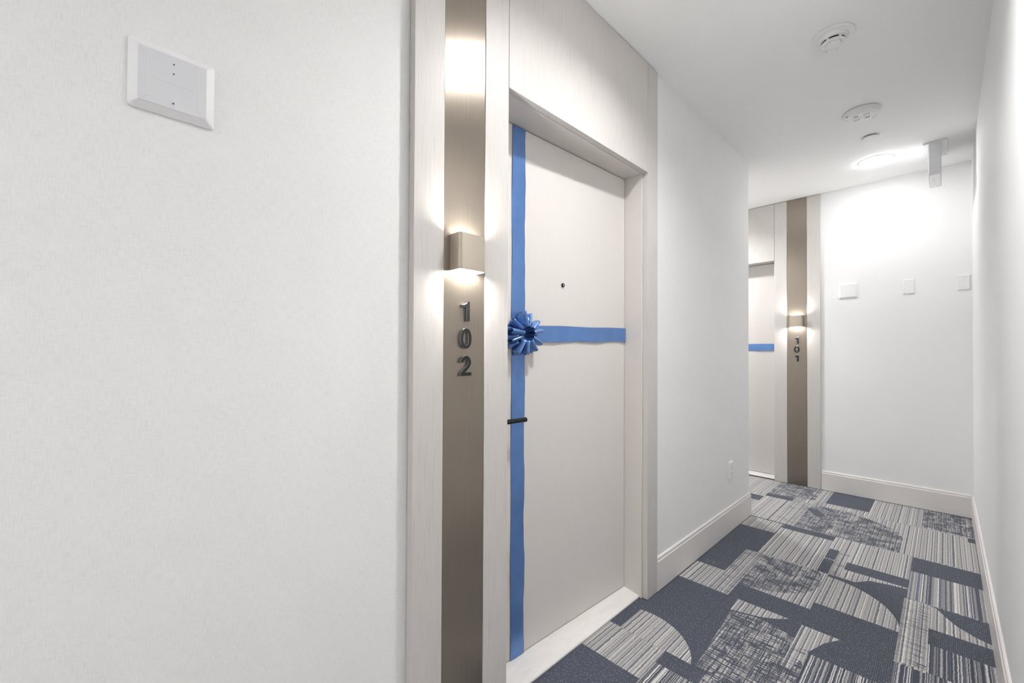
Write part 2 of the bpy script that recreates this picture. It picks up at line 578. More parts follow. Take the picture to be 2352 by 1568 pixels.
for (xa, ya), (xb, yb) in zip([(-.055, 2.79), (-.033, 2.783), (.0, 2.715), (.033, 2.663), (.085, 2.616)], [(-.033, 2.783), (.0, 2.715), (.033, 2.663), (.085, 2.616), (.15, 2.588)]):
    pp('stripe', [(xa, 2.56), (xb, 2.56), (xb, yb), (xa, ya)])
pp('navy', rect(-1.06, -.785, 2.795, 3.175)); pp('navy', rect(-.778, -.495, 3.31, 3.395)); pp('navy', rect(-.493, -.445, 3.01, 3.17))
pp('navy', rect(-.493, -.44, 2.795, 3.0)); pp('light_hatch', rect(-.445, -.392, 2.795, 3.16)); pp('navy', rect(-.392, -.135, 2.92, 3.032))
pp('navy', [(-.33, 2.795), (-.135, 2.795), (-.135, 2.905), (-.2, 2.895), (-.278, 2.87)])
pp('grey', rect(-.135, .15, 2.795, 3.167)); pp('navy', rect(-.135, .15, 3.167, 3.39))
pp('light_hatch', rect(-.86, -.73, 3.45, 4.0)); pp('navy', rect(-1.15, -1.05, 3.79, 3.93))
pp('hatch', [(-.73, 3.40), (-.193, 3.40), (-.193, 3.68), (-.22, 3.782), (-.293, 3.877), (-.367, 3.92), (-.447, 3.98), (-.5, 3.995), (-.73, 3.995)])
pp('dark_hatch', [(-.75, 3.88), (-.66, 3.72), (-.60, 3.76), (-.68, 3.90)])
pp('navy', rect(.095, .15, 3.91, 4.0)); pp('navy', rect(-1.05, -.855, 3.96, 4.05)); pp('hatch', rect(-1.05, -.74, 4.05, 4.5))
pp('light_hatch', rect(-.86, -.67, 3.98, 4.12)); pp('navy', rect(-.665, -.40, 4.105, 4.52)); pp('hatch', rect(-.115, .15, 4.02, 4.5))
rr = random.Random(3)
for j in range(9):                                       # the corridor behind and below the frame, same family of motifs
    for i in range(4):
        x0, y0 = -1.05 + .305 * i, -3.6 + .52 * j
        if y0 < .45:
            pp(rr.choice(['navy', 'hatch', 'fine', 'navy']), rect(x0, x0 + rr.choice([.15, .305, .305]), y0, y0 + rr.uniform(.12, .45)))
for i in range(8):
    x0 = -3.3 + .28 * i
    pp(rr.choice(['navy', 'hatch', 'light_hatch']), rect(x0, x0 + .25, 3.5 + rr.uniform(0, .5), 4.1 + rr.uniform(0, .3)) if x0 < -1.5 else rect(-1.5, -1.4, 3.5, 3.8))

def inside(poly, x, y):
    sgn = 0
    n = len(poly)
    for i in range(n):
        (ax, ay), (bx, by) = poly[i], poly[(i + 1) % n]
        c = (bx - ax) * (y - ay) - (by - ay) * (x - ax)
        if abs(c) < 1e-12:
            continue
        if sgn == 0:
            sgn = 1 if c > 0 else -1
        elif (c > 0) != (sgn > 0):
            return False
    return True

def kind_at(x, y):
    k = 'stripe'
    for t, poly in P:
        if inside(poly, x, y):
            k = t
    return k

def carpet_tile(x0, x1, y0, y1):
    g = 0.0004
    x0, x1, y0, y1 = x0 + g, x1 - g, y0 + g, y1 - g
    bm = bm_new()
    vv = [bm.verts.new((x, y, 0)) for x, y in rect(x0, x1, y0, y1)]
    bm.faces.new(vv)
    for t, poly in P:
        if max(p[0] for p in poly) <= x0 or min(p[0] for p in poly) >= x1 or max(p[1] for p in poly) <= y0 or min(p[1] for p in poly) >= y1:
            continue
        bx = (min(p[0] for p in poly), max(p[0] for p in poly), min(p[1] for p in poly), max(p[1] for p in poly))
        n = len(poly)
        for i in range(n):
            a, b = Vector((*poly[i], 0)), Vector((*poly[(i + 1) % n], 0))
            d = b - a
            if d.length < 1e-5:
                continue
            # cut only the faces the patch reaches
            fs = []
            for f in bm.faces:
                cs = [v.co for v in f.verts]
                if max(c.x for c in cs) > bx[0] + 1e-6 and min(c.x for c in cs) < bx[1] - 1e-6 and max(c.y for c in cs) > bx[2] + 1e-6 and min(c.y for c in cs) < bx[3] - 1e-6:
                    fs.append(f)
            geom = fs + list({e for f in fs for e in f.edges}) + list({v for f in fs for v in f.verts})
            bmesh.ops.bisect_plane(bm, geom=geom, dist=1e-6, plane_co=a, plane_no=Vector((-d.y, d.x, 0)).normalized())
    for f in bm.faces:
        c = f.calc_center_median()
        f.material_index = CK.index(kind_at(c.x, c.y))
    be = [e for e in bm.edges if len(e.link_faces) == 1]
    r = bmesh.ops.extrude_edge_only(bm, edges=be)
    for v in [g_ for g_ in r['geom'] if isinstance(g_, bmesh.types.BMVert)]:
        v.co.z = -TZ
    link_mesh('carpet_tile', bm, [CM[k] for k in CK], floor, False)

XS = [-1.05 + .305 * i for i in range(-8, 5)]
YS = [1.603 + .599 * j for j in range(-9, 6)]
for xa, xb in zip(XS, XS[1:]):
    for ya, yb in zip(YS, YS[1:]):
        xa_, xb_, ya_, yb_ = max(xa, XA), min(xb, XR), max(ya, YB), min(yb, D)
        if yb_ - ya_ < .01 or xb_ - xa_ < .01:
            continue
        if xb <= XWN + .01:                              # side passage only
            if yb <= YC + .05:
                continue
            ya_ = max(ya_, YC)
        elif xa < XWN and ya < YC - .1:                  # column along the left wall
            if yb > YC + .1:
                carpet_tile(xa_, xb_, YC, yb_)
                yb_ = YC
            for q0, q1, xl in ((YB, Y_L, XWN), (Y_L, Y_R, -1.032), (Y_R, Y_END, XWN), (Y_END, YC, XWF)):
                if min(yb_, q1) - max(ya_, q0) > .01:
                    carpet_tile(xl, xb_, max(ya_, q0), min(yb_, q1))
            continue
        carpet_tile(xa_, xb_, ya_, yb_)

# ------------------------------------------------------------------ baseboards
BH = 0.1673
def base_prof(t):
    return [(0, 0.004), (t, 0.004), (t, BH - .020), (t - .003, BH - .017), (t - .003, BH - .006), (t - .0045, BH - .002), (t - .007, BH), (0, BH)]
def baseboard(name, runs, label):
    """runs: (frame, s0, s1) with the frame's zero on the wall face"""
    bm = bm_new()
    for Mf, s0, s1, t in runs:
        prism(bm, base_prof(t), lambda a, b, h, Mf=Mf: Mf(h, a, b), s0, s1)
    return struct(name, bm, 'base', label, 'baseboard')
baseboard('baseboard_left', [(fr_left(XWN), YB, Y_OUT - .001, .014)], 'greige baseboard under the near linen wallpaper')
baseboard('baseboard_left', [(fr_left(XWF), Y_END + .001, YC + .012, .012), (lambda s, n, z: Vector((s, YC + n, z)), XA, XWF, .012)],
          'greige baseboard between door 102 and the wall corner')
baseboard('baseboard_far', [(fr_far(D), X_OUT + .002, XR - .012, .014)], 'greige baseboard along the white far wall')
baseboard('baseboard_far', [(fr_far(D), XA, X_END - .002, .014)], 'greige baseboard beyond door 101 in the side passage')
baseboard('baseboard_right', [(lambda s, n, z: Vector((XR - n, s, z)), YB, D, .012)], 'pale baseboard along the right wall')

# ------------------------------------------------------------------ panelled entrances
Z_SOF = 2.054
def entrance(Mf, num, idx, right):
    """Mf(s, n, z): s from the outer edge of the metal-strip side, n out of the panel face.
    right: world direction to the viewer's right when facing the door"""
    S_M0, S_M1, S_O0, S_O1, S_E = 0.098, 0.251, 0.351, 1.276, 1.377
    T = 0.026
    sd = ('pale ash panelling and bronze strip framing door ' + num)
    tr = thing('trim_%d' % idx, Mf(S_E / 2, -T, 0), sd, 'door surround', None, 'structure')
    top = H - .004
    def part(name, s0, s1, z0, z1, m, n0=-T, n1=0.0, bev=.0012):
        b_ = bm_new()
        mbox(b_, Mf, s0, s1, n0, n1, z0, z1, bev)
        return obj(name, b_, m, tr)
    part('stile', 0, S_M0 - .0005, .002, top, 'wood')
    p = part('metal_panel', S_M0 + .0008, S_M1 - .0008, .002, top, 'bronze', -T, -.002, .0006)
    p['label'] = 'brushed bronze metal strip'
    part('stile', S_M1 + .0005, S_O0 - .0005, .002, top, 'wood')
    part('stile', S_O1 + .0012, S_E, .002, top, 'wood')
    part('header_panel', S_O0 + .0012, S_O1 - .0003, Z_SOF, top, 'wood')
    g = part('shadow_gap', .004, S_E - .004, top, H - .0005, 'gap', -T, -.008, 0)
    # door frame inside the opening
    DEP = -.17
    JI = .009
    fr = thing('door_%d' % idx, Mf((S_O0 + S_O1) / 2, -T - .06, 0), 'flush greige entrance door ' + num + ' with blue ribbon across it', 'door', None, 'structure')
    def jamb(name, s0, s1, z0, z1):
        b_ = bm_new()
        mbox(b_, Mf, s0, s1, DEP, -T - .0006, z0, z1, .001)
        return obj(name, b_, 'frame', fr)
    jamb('jamb', S_O0 - .03, S_O0 + JI, .002, Z_SOF + .04)
    jamb('jamb', S_O1 - JI, S_O1 + .03, .002, Z_SOF + .04)
    jamb('head', S_O0 + JI + .0005, S_O1 - JI - .0005, Z_SOF - .0015, Z_SOF + .04)
    # sloping threshold
    b_ = bm_new()
    xf, xb_ = -.0375, -.168
    pr = [(xf, .002), (xf, .008), (xf - .004, .0126), (-.119, .0237), (xb_, .0237), (xb_, .002)]
    prism(b_, pr, lambda a, c, h: Mf(h, a, c), S_O0 + JI + .0005, S_O1 - JI - .0005)
    th = obj('threshold', b_, 'marble', fr)
    th['label'] = 'pale marble threshold'
    return S_M0, S_M1, S_O0, S_O1, JI, tr, fr

def hinged(Mf, s_h, n_h, slope):
    """frame of a door leaf standing slightly ajar: offsets grow away from the hinge"""
    return lambda s, n, z: Mf(s, n_h - slope * abs(s_h - s) + n, z)

def tbox(bm, fn, s0, s1, n0, n1, z0, z1):
    prism(bm, [(s0, z0), (s1, z0), (s1, z1), (s0, z1)], lambda a, b, h: fn(a, h, b), n0, n1)
    return bm

def door_leaf(fn, fr, s0, s1):
    b_ = bm_new()
    tbox(b_, fn, s0 + .003, s1 - .003, -.045, 0, .0275, Z_SOF - .0048)
    obj('leaf', b_, 'door', fr)
    # dark strips painting the shade in the gap round the leaf
    b_ = bm_new()
    tbox(b_, fn, s0 + .0004, s1 - .0004, -.040, -.012, Z_SOF - .0046, Z_SOF - .0018)
    obj('gap_shade', b_, 'gap', fr)
    for q0, q1 in ((s0 + .0002, s0 + .0028), (s1 - .0028, s1 - .0002)):
        b_ = bm_new()
        tbox(b_, fn, q0, q1, -.040, -.012, .0275, Z_SOF - .005)
        obj('gap_shade', b_, 'gap', fr)

def peephole(fn, fr, s, z):
    b_ = bm_new()
    f2 = lambda a, b, h: fn(s + a, h, z + b)
    lathe(b_, 0, 0, [(.0, .001), (.0085, .001), (.0085, .004), (.0075, .006), (.0052, .0065), (.0048, .004), (.0, .004)], 24, f2)
    ph = obj('peephole', b_, 'black', fr, True)
    b_ = bm_new()
    lathe(b_, 0, 0, [(.0047, .0042), (.004, .0058), (.002, .0068), (0, .007)], 20, f2)
    obj('lens', b_, 'chrome', ph, True)

def lever(fn, fr, s, z, sgn):
    b_ = bm_new()
    f2 = lambda a, b, h: fn(s + a, h, z + b)
    lathe(b_, 0, 0, [(0, .0005), (.026, .0005), (.026, .007), (.024, .009), (0, .009)], 32, f2)
    hd = obj('handle', b_, 'black', fr, True)
    hd['label'] = 'black lever handle'
    b_ = bm_new()
    pts = [fn(s, .008, z), fn(s, .040, z), fn(s + sgn * .004, .052, z), fn(s + sgn * .014, .058, z), fn(s + sgn * .06, .059, z), fn(s + sgn * .112, .059, z)]
    tube(b_, pts, .0088, 20)
    obj('lever', b_, 'black', hd, True)

def strip(bm, fn, path, w, axis, nrm, th=.0006):
    """ribbon strip: path of (s, z, n) points, width along axis ('s' or 'z')"""
    rows = []
    for i, (s, z, n, off) in enumerate(path):
        a = (s - w / 2 + off[0], z) if axis == 's' else (s, z - w / 2 + off[0])
        b = (s + w / 2 + off[1], z) if axis == 's' else (s, z + w / 2 + off[1])
        mid = (s, z)
        rows.append([bm.verts.new(fn(a[0], n, a[1])), bm.verts.new(fn(mid[0], n + .0012, mid[1])), bm.verts.new(fn(b[0], n, b[1])),
                     bm.verts.new(fn(b[0], n - th, b[1])), bm.verts.new(fn(a[0], n - th, a[1]))])
    for p, q in zip(rows, rows[1:]):
        for i in range(5):
            j = (i + 1) % 5
            bm.faces.new((p[i], p[j], q[j], q[i]))
    bm.faces.new(rows[0])
    bm.faces.new(list(reversed(rows[-1])))

def ribbon_set(fn, loc, s_v, s_a, s_b, z_h, zfun, label, bow_seed):
    rb = thing('gift_ribbon', loc, label, 'ribbon', 'blue ribbons on the entrance doors')
    rn = random.Random(bow_seed)
    w = .068
    b_ = bm_new()
    path = []
    for i in range(61):
        z = .026 + (Z_SOF - .006 - .026) * i / 60
        path.append((s_v, z, .0035 + .0012 * math.sin(i * .7 + 1) + .001 * math.sin(i * .23), (.0012 * math.sin(i * .45), .0016 * math.sin(i * .6 + 2) + .001 * math.sin(i * 1.9))))
    strip(b_, fn, path, w, 's', 0)
    obj('vertical_band', b_, 'ribbon', rb, True)
    b_ = bm_new()
    path = []
    for i in range(41):
        t = i / 40
        s = s_a + (s_b - s_a) * t
        path.append((s, zfun(t), .0068 + .0015 * math.sin(i * .5) + .001 * math.sin(i * 1.3), (.0015 * math.sin(i * .55 + 1) + .001 * math.sin(i * 1.7), .0012 * math.sin(i * .4))))
    strip(b_, fn, path, .066, 'z', 0)
    obj('horizontal_band', b_, 'ribbon', rb, True)
    # bow of standing loops: each loop a bent strip, apex outwards, its width running away from the knot
    b_ = bm_new()
    f2 = lambda a, b, h: fn(s_v + .010 + a, h, z_h + b)
    lathe(b_, 0, 0, [(0, .006), (.010, .006), (.009, .014), (.005, .018), (0, .019)], 20, f2)
    bow = obj('bow', b_, 'ribbon', rb, True)
    bow['label'] = 'many-looped satin bow'
    def loop(th, tilt, r1, r2, wd, hg, n0, flare=1.0, sideways=False):
        """th: direction in the door plane; tilt: how far the apex leans from the door normal to the radial direction"""
        b_ = bm_new()
        rad = Vector((math.cos(th), math.sin(th), 0))
        tan = Vector((-math.sin(th), math.cos(th), 0))
        nrm = Vector((0, 0, 1))
        apex = (nrm * math.cos(tilt) + rad * math.sin(tilt))
        axis = (rad * math.cos(tilt) - nrm * math.sin(tilt))
        if sideways:
            axis, tan = tan, axis
        K, L = 22, 5
        grid = []
        for i in range(K + 1):
            t = i / K
            if t < .3:
                q = t / .3
                cs, ch = -.10 - .40 * q ** .8, .60 * q
            elif t > .7:
                q = (1 - t) / .3
                cs, ch = .10 + .40 * q ** .8, .60 * q
            else:
                q = (t - .3) / .4
                cs, ch = -.5 * math.cos(math.pi * q), .60 + .40 * math.sin(math.pi * q)
            row = []
            for l in range(L + 1):
                v = l / L
                ww = wd * (1 + (flare - 1) * (v - .3))
                row.append(nrm * n0 + axis * (r1 + (r2 - r1) * v) + tan * (cs * ww) + apex * (ch * hg * (1 + .10 * (v - .5))))
            grid.append(row)
        outer = [[b_.verts.new(f2(p.x, p.y, max(p.z, .009))) for p in row] for row in grid]
        for i in range(K):
            for l in range(L):
                b_.faces.new((outer[i][l], outer[i + 1][l], outer[i + 1][l + 1], outer[i][l + 1]))
        o = obj('loop', b_, 'ribbon', bow, True)
        sol = o.modifiers.new('thickness', 'SOLIDIFY')
        sol.thickness = .0005
    for i in range(13):                                  # back ring, splayed flat
        th = 2 * math.pi * i / 13 + rn.uniform(-.10, .10)
        loop(th, .78 + rn.uniform(-.1, .1), .010, .054, rn.uniform(.018, .025), rn.uniform(.060, .068), .008, 1.0)
    for i in range(11):                                  # front ring, tubes running out from the knot
        th = 2 * math.pi * i / 11 + .13 + rn.uniform(-.07, .07)
        loop(th, .20 + rn.uniform(-.08, .08), .020, .076 + rn.uniform(-.006, .006), rn.uniform(.016, .022), rn.uniform(.046, .056), .010, .9)
    return rb

def digit(ch, Mf, s, z, right_sgn, label, group, h=.0595, th=.007):
    if ch == '1':
        pts = [(.02, 0), (.24, 0), (.24, 1), (.08, 1), (.04, .93), (-.04, .87), (-.14, .83), (-.25, .81), (-.25, .68), (.02, .68)]
        hole = None
    elif ch == '0':
        n = 44
        def se(rx, ry):
            o_ = []
            for i in range(n):
                t = 2 * math.pi * i / n
                c, s_ = math.cos(t), math.sin(t)
                o_.append((rx * math.copysign(abs(c) ** .85, c), .5 + ry * math.copysign(abs(s_) ** .95, s_)))
            return o_
        pts, hole = se(.36, .51), se(.155, .345)
    else:
        pts = [(.34 * math.cos(math.radians(a)), .67 + .34 * math.sin(math.radians(a))) for a in range(184, -31, -12)]
        pts += [(.22, .40), (.08, .28), (-.03, .185), (.36, .185), (.36, 0), (-.36, 0), (-.36, .07), (-.28, .20), (-.12, .35), (.04, .48), (.12, .58)]
        pts += [(.135 * math.cos(math.radians(a)), .67 + .15 * math.sin(math.radians(a))) for a in range(-15, 185, 15)]
        hole = None
    b_ = bm_new()
    prism(b_, pts, lambda a, b, hh: Mf(s + right_sgn * a * h, hh, z + b * h), -.0016, th, hole)
    es = [e for e in b_.edges if all(abs(v.co.z - e.verts[0].co.z) < 9 for v in e.verts)]
    top_v = {v for v in b_.verts if (Mf(0, th, 0) - Mf(0, 0, 0)).normalized().dot(v.co - Mf(0, 0, 0)) > th - 1e-5}
    bmesh.ops.recalc_face_normals(b_, faces=b_.faces)
    rim = [e for e in b_.edges if e.verts[0] in top_v and e.verts[1] in top_v and len(e.link_faces) == 2 and e.calc_face_angle(0) > .5]
    bmesh.ops.bevel(b_, geom=rim, offset=.0008, segments=1, affect='EDGES')
    nv = (Mf(0, 1, 0) - Mf(0, 0, 0)).normalized()
    bmesh.ops.recalc_face_normals(b_, faces=b_.faces)
    for f in b_.faces:
        f.material_index = 0 if abs(f.normal.dot(nv)) > .95 else 1
    return tag(obj('number_digit', b_, ['digit', 'digit_edge']), label, 'number', group)

def sconce(Mf, s, z0, z1, label):
    w, dep, r = .098, .048, .011
    t = thing('wall_sconce', Mf(s, 0, z0), label, 'wall lamp', 'up and down wall lights beside the doors')
    def outline(i):
        W, Dp, R = w / 2 - i, dep - i, max(r - i, .001)
        o_ = [(-W, 0)]
        o_ += [(-W + R - R * math.cos(a), Dp - R + R * math.sin(a)) for a in [math.pi / 2 * k / 6 for k in range(7)]]
        o_ += [(W - R + R * math.sin(a), Dp - R + R * math.cos(a)) for a in [math.pi / 2 * k / 6 for k in range(7)]]
        o_ += [(W, 0)]
        return o_
    fn = lambda a, b, h: Mf(s + a, -.0018 + b, h)
    b_ = bm_new()
    po, pi_ = outline(0), outline(.003)
    n = len(po)
    ro = [[b_.verts.new(fn(a, b, h)) for a, b in po] for h in (z0, z1)]
    ri = [[b_.verts.new(fn(a, b, h)) for a, b in pi_] for h in (z0, z1)]
    for i in range(n - 1):
        b_.faces.new((ro[0][i], ro[0][i + 1], ro[1][i + 1], ro[1][i]))
        b_.faces.new((ri[0][i], ri[1][i], ri[1][i + 1], ri[0][i + 1]))
        for k in (0, 1):
            b_.faces.new((ro[k][i], ri[k][i], ri[k][i + 1], ro[k][i + 1]))
    for a in (0, n - 1):
        b_.faces.new((ro[0][a], ri[0][a], ri[1][a], ro[1][a]))
    bmesh.ops.recalc_face_normals(b_, faces=b_.faces)
    obj('housing', b_, 'sconce', t, True)
    b_ = bm_new()
    mbox(b_, Mf, s - w / 2 + .0035, s + w / 2 - .0035, -.0018, .002, z0 + .003, z1 - .003)
    obj('back_plate', b_, 'sconce', t)
    b_ = bm_new()
    mbox(b_, Mf, s - w / 2 + .0035, s + w / 2 - .0035, .0022, dep - .0055, z0 + .046, z1 - .046)
    obj('lamp_holder', b_, 'sconce', t)
    for nm, q0, q1 in (('lower_diffuser', z0 + .005, z0 + .0455), ('upper_diffuser', z1 - .0455, z1 - .014)):
        b_ = bm_new()
        mbox(b_, Mf, s - .034, s + .034, .006, .038, q0, q1, .003)
        o = obj(nm, b_, 'sconce_glow', t)
        o['label'] = 'glowing diffuser'
    return t

# ---- door 102, on the left wall
M102 = lambda s, n, z: Vector((XP + n, Y_OUT + s, z))
S_M0, S_M1, S_O0, S_O1, JI, tr1, dr1 = entrance(M102, '102', 1, Vector((0, 1, 0)))
L102 = hinged(M102, S_O1 - JI, -.1202, .0354)
door_leaf(L102, dr1, S_O0 + JI, S_O1 - JI)
peephole(L102, dr1, 1.389 - Y_OUT, 1.468)
lever(L102, dr1, 1.005 - Y_OUT, .933, 1)
ribbon_set(L102, M102(.541, -.14, .03), 1.131 - Y_OUT, S_O0 + .012, S_O1 - JI - .0035, 1.252,
           lambda t: 1.250 + .021 * t, 'glossy blue ribbon with bow crossing door 102', 5)
s_mid = (S_M0 + S_M1) / 2
sconce(M102, s_mid - .005, 1.418, 1.522, 'lit champagne up-down wall lamp above the number 102')
for ch, z, lb in (('1', 1.273, 'glossy black numeral 1 on top of the number 102'), ('0', 1.192, 'glossy black numeral 0 in the middle of the number 102'),
                  ('2', 1.111, 'glossy black numeral 2 at the bottom of the number 102')):
    digit(ch, M102, s_mid - .001, z, 1, lb, 'numerals of the number 102')

# ---- door 101, on the far wall; its metal strip is on the viewer's right
M101 = lambda s, n, z: Vector((X_OUT - s, PF - n, z))
_a, _b, _c, _d, _e, tr2, dr2 = entrance(M101, '101', 2, Vector((1, 0, 0)))
L101 = hinged(M101, S_O0 + JI, -.1202, .0)
door_leaf(L101, dr2, S_O0 + JI, S_O1 - JI)
peephole(L101, dr2, (S_O0 + S_O1) / 2, 1.468)
lever(L101, dr2, S_O1 - .075, .933, -1)
ribbon_set(L101, M101(S_O1 - .2, -.13, .03), S_O1 - .20, S_O0 + .0125, S_O1 - JI - .0035, 1.250,
           lambda t: 1.243 + .012 * t, 'pale blue ribbon crossing door 101 beyond the wall corner', 11)
sconce(M101, s_mid, 1.424, 1.526, 'small lit wall lamp above the number 101')
for ch, z, lb in (('1', 1.273, 'small black numeral 1 on top of the number 101'), ('0', 1.193, 'small black numeral 0 in the middle of the number 101'),
                  ('1', 1.112, 'small black numeral 1 at the bottom of the number 101')):
    digit(ch, M101, s_mid, z, -1, lb, 'numerals of the number 101')

# ------------------------------------------------------------------ plates and outlet
def screw(fn, parent, a, b, n, r=.0022, slot=True):
    b_ = bm_new()
    lathe(b_, 0, 0, [(0, n - .0004), (r, n - .0004), (r, n + .0004), (r * .7, n + .0009), (0, n + .0009)], 16, lambda p, q, h: fn(a + p, h, b + q))
    s = obj('screw', b_, 'plastic', parent, True)
    b_ = bm_new()
    for w, hh in ((r * .75, r * .2), (r * .2, r * .75)):
        prism(b_, [(a - w, b - hh), (a + w, b - hh), (a + w, b + hh), (a - w, b + hh)], lambda p, q, h: fn(p, h, q), n + .0007, n + .0011)
    obj('cross_slot', b_, 'dark', s)

def frustum(bm, fn, a0, a1, b0, b1, ins, n0, n1, n2, rnd=.006):
    """plate with a rim n0..n1 and sloping sides up to the inset face at n2"""
    def rr_(i, r):
        o_ = []
        for cx, cy, st in ((a1 - i - r, b1 - i - r, 0), (a0 + i + r, b1 - i - r, 1), (a0 + i + r, b0 + i + r, 2), (a1 - i - r, b0 + i + r, 3)):
            for k in range(5):
                t = math.pi / 2 * (st + k / 4)
                o_.append((cx + r * math.cos(t), cy + r * math.sin(t)))
        return o_
    rings = [[bm.verts.new(fn(a, n, b)) for a, b in rr_(i, r)] for i, r, n in ((0, rnd, n0), (0, rnd, n1), (ins, rnd * .25, n2))]
    m_ = len(rings[0])
    for p, q in zip(rings, rings[1:]):
        for i in range(m_):
            j = (i + 1) % m_
            bm.faces.new((p[i], p[j], q[j], q[i]))
    bm.faces.new(rings[-1])
    bm.faces.new(list(reversed(rings[0])))

# large plate on the linen wallpaper
FL = fr_left(XWN)
k_ = -XWN / 1.0028                                      # measured on a plane 2 cm nearer
pa0, pa1, pb0, pb1 = .0195 * k_, .1455 * k_, 1.18 + (1.615 - 1.18) * k_, 1.18 + (1.740 - 1.18) * k_
pl = thing('cover_plate', FL((pa0 + pa1) / 2, 0, pb0), 'large white plate with three screws high on the near linen wallpaper', 'cover plate', 'white cover plates with sloping edges')
bm = bm_new()
frustum(bm, FL, pa0, pa1, pb0, pb1, .0135, .0002, .003, .0105)
obj('plate', bm, 'plastic', pl)
ia0, ia1, ib0, ib1 = pa0 + .0135, pa1 - .0135, pb0 + .0135, pb1 - .0135
bm = bm_new()
box(bm, XWN + .0103, XWN + .0110, ia0 + .0005, ia1 - .0005, ib0 + .0005, ib1 - .0005)
obj('face', bm, 'cool_plastic', pl)
for sg in (0, 1):                                        # raised ridge lines either side
    e0, e1 = (ia0, ia0 + .0135) if sg == 0 else (ia1, ia1 - .0135)
    bm = bm_new()
    tube(bm, [FL(e0, .0110, ib1), FL(e1, .0110, ib1 - .0125), FL(e1, .0110, ib0 + .0125), FL(e0, .0110, ib0)], .0006, 6)
    obj('ridge', bm, 'plastic', pl)
pm = (pa0 + pa1) / 2
for zz in (ib1 - .016, ib1 - .034, ib0 + .0105):
    screw(FL, pl, pm, zz, .0112, .0024)
bm = bm_new()
box(bm, XWN + .0108, XWN + .0113, pm - .030, pm + .030, (ib0 + ib1) / 2 - .0032, (ib0 + ib1) / 2 - .0024)
obj('rule_line', bm, 'cool_plastic', pl)
zt = (ib0 + ib1) / 2 - .0125
bm = text_bm('MGC', .0135, .0003, lambda a, b, h: Vector((XWN + .0108 + h, pm + .013 + a, zt + b)), 1.1)
obj('lettering', bm, 'cool_plastic', pl)
bm = bm_new()
for q in range(3):                                       # three slanting strokes of the emblem
    a = pm - .022 + q * .0035
    prism(bm, [(a, zt - .004), (a + .0009, zt - .004), (a + .0030 - q * .0004, zt + .004 - q * .0012), (a + .0021 - q * .0004, zt + .004 - q * .0012)],
          lambda p, q_, h: FL(p, h, q_), .0108, .0113)
obj('emblem', bm, 'cool_plastic', pl)

# plates on the far wall
FF = fr_far(D)
pl = thing('cover_plate', FF(-.567, 0, 1.651), 'wide white cover plate nearest the number 101', 'cover plate', 'white cover plates with sloping edges')
bm = bm_new()
frustum(bm, FF, -.6295, -.5045, 1.651, 1.780, .012, .0002, .004, .012)
obj('plate', bm, 'plastic', pl)
bm = bm_new()
mbox(bm, FF, -.617, -.517, .0118, .0124, 1.664, 1.767)
obj('face', bm, 'plastic', pl)
for a0, a1, b0, b1, lb, nsc in ((-.228, -.1615, 1.6545, 1.7685, 'middle of the three white plates on the far wall', 2),
                                (.063, .130, 1.6545, 1.7645, 'white plate with two screws beside the far right corner', 2)):
    pl = thing('blank_plate', FF((a0 + a1) / 2, 0, b0), lb, 'blank plate', 'blank plates on the far wall')
    bm = bm_new()
    frustum(bm, FF, a0, a1, b0, b1, .004, .0002, .003, .0075, .003)
    obj('plate', bm, 'plastic', pl)
    for zz in (b1 - .014, b0 + .016):
        screw(FF, pl, (a0 + a1) / 2, zz, .0076, .0026)

# outlet low on the left wall
FW = fr_left(XWF)
ot = thing('power_outlet', FW(3.0, 0, .347), 'small white power outlet low on the left wall near the corner', 'outlet')
bm = bm_new()
frustum(bm, FW, 2.964, 3.036, .346, .462, .005, .0002, .007, .0115, .004)
obj('plate', bm, 'plastic', ot)
for zc in (.384, .424):
    bm = bm_new()
    mbox(bm, FW, 2.984, 3.016, .011, .0130, zc - .0145, zc + .0145, .001)
    so = obj('socket', bm, 'plastic', ot)
    bm = bm_new()
    for da in (-.0065, .0065):
        mbox(bm, FW, 3.0 + da - .001, 3.0 + da + .001, .0128, .0133, zc - .002, zc + .006)
    mbox(bm, FW, 2.998, 3.002, .0128, .0133, zc - .010, zc - .006)
    obj('slot', bm, 'grey_slot', so)

# ------------------------------------------------------------------ ceiling fittings
def ceiling_lamp(x, y, label, m='lamp', up=.054):
    LAMP_UP = H + up
    t = thing('ceiling_lamp', (x, y, H), label, 'ceiling lamp', 'round ceiling lamps')
    bm = bm_new()
    lathe(bm, x, y, [(.0885, H + .0005), (.0885, H - .003), (.098, H - .003), (.101, H - .0005)], 56)
    obj('rim', bm, 'plastic', t, True)
    if up < 0:                                           # shallow drop lens standing proud of the ceiling
        bm = bm_new()
        lathe(bm, x, y, [(.084, H + .001), (.084, H + up * .55), (.078, H + up * .85), (.055, H + up), (0, H + up)], 56)
        d = obj('diffuser', bm, m, t, True)
        d['label'] = 'glowing white diffuser'
        return
    bm = bm_new()
    lathe(bm, x, y, [(.0880, H - .0025), (.0865, H + .004), (.074, LAMP_UP), (.0742, LAMP_UP + .004), (.0895, H + .003)], 56)
    obj('reflector', bm, 'plastic', t, True)
    bm = bm_new()
    lathe(bm, x, y, [(0, LAMP_UP + .0005), (.0725, LAMP_UP + .0005), (.0735, LAMP_UP + .004), (0, LAMP_UP + .004)], 56)
    d = obj('diffuser', bm, m, t)
    d['label'] = 'glowing white diffuser'
ceiling_lamp(*LAMPS[0], 'glowing round ceiling lamp before the far wall', 'lamp_far', -.012)
ceiling_lamp(*LAMPS[1], 'round ceiling lamp in front of door 102')
ceiling_lamp(*LAMPS[2], 'round ceiling lamp behind the camera', 'lamp_back')
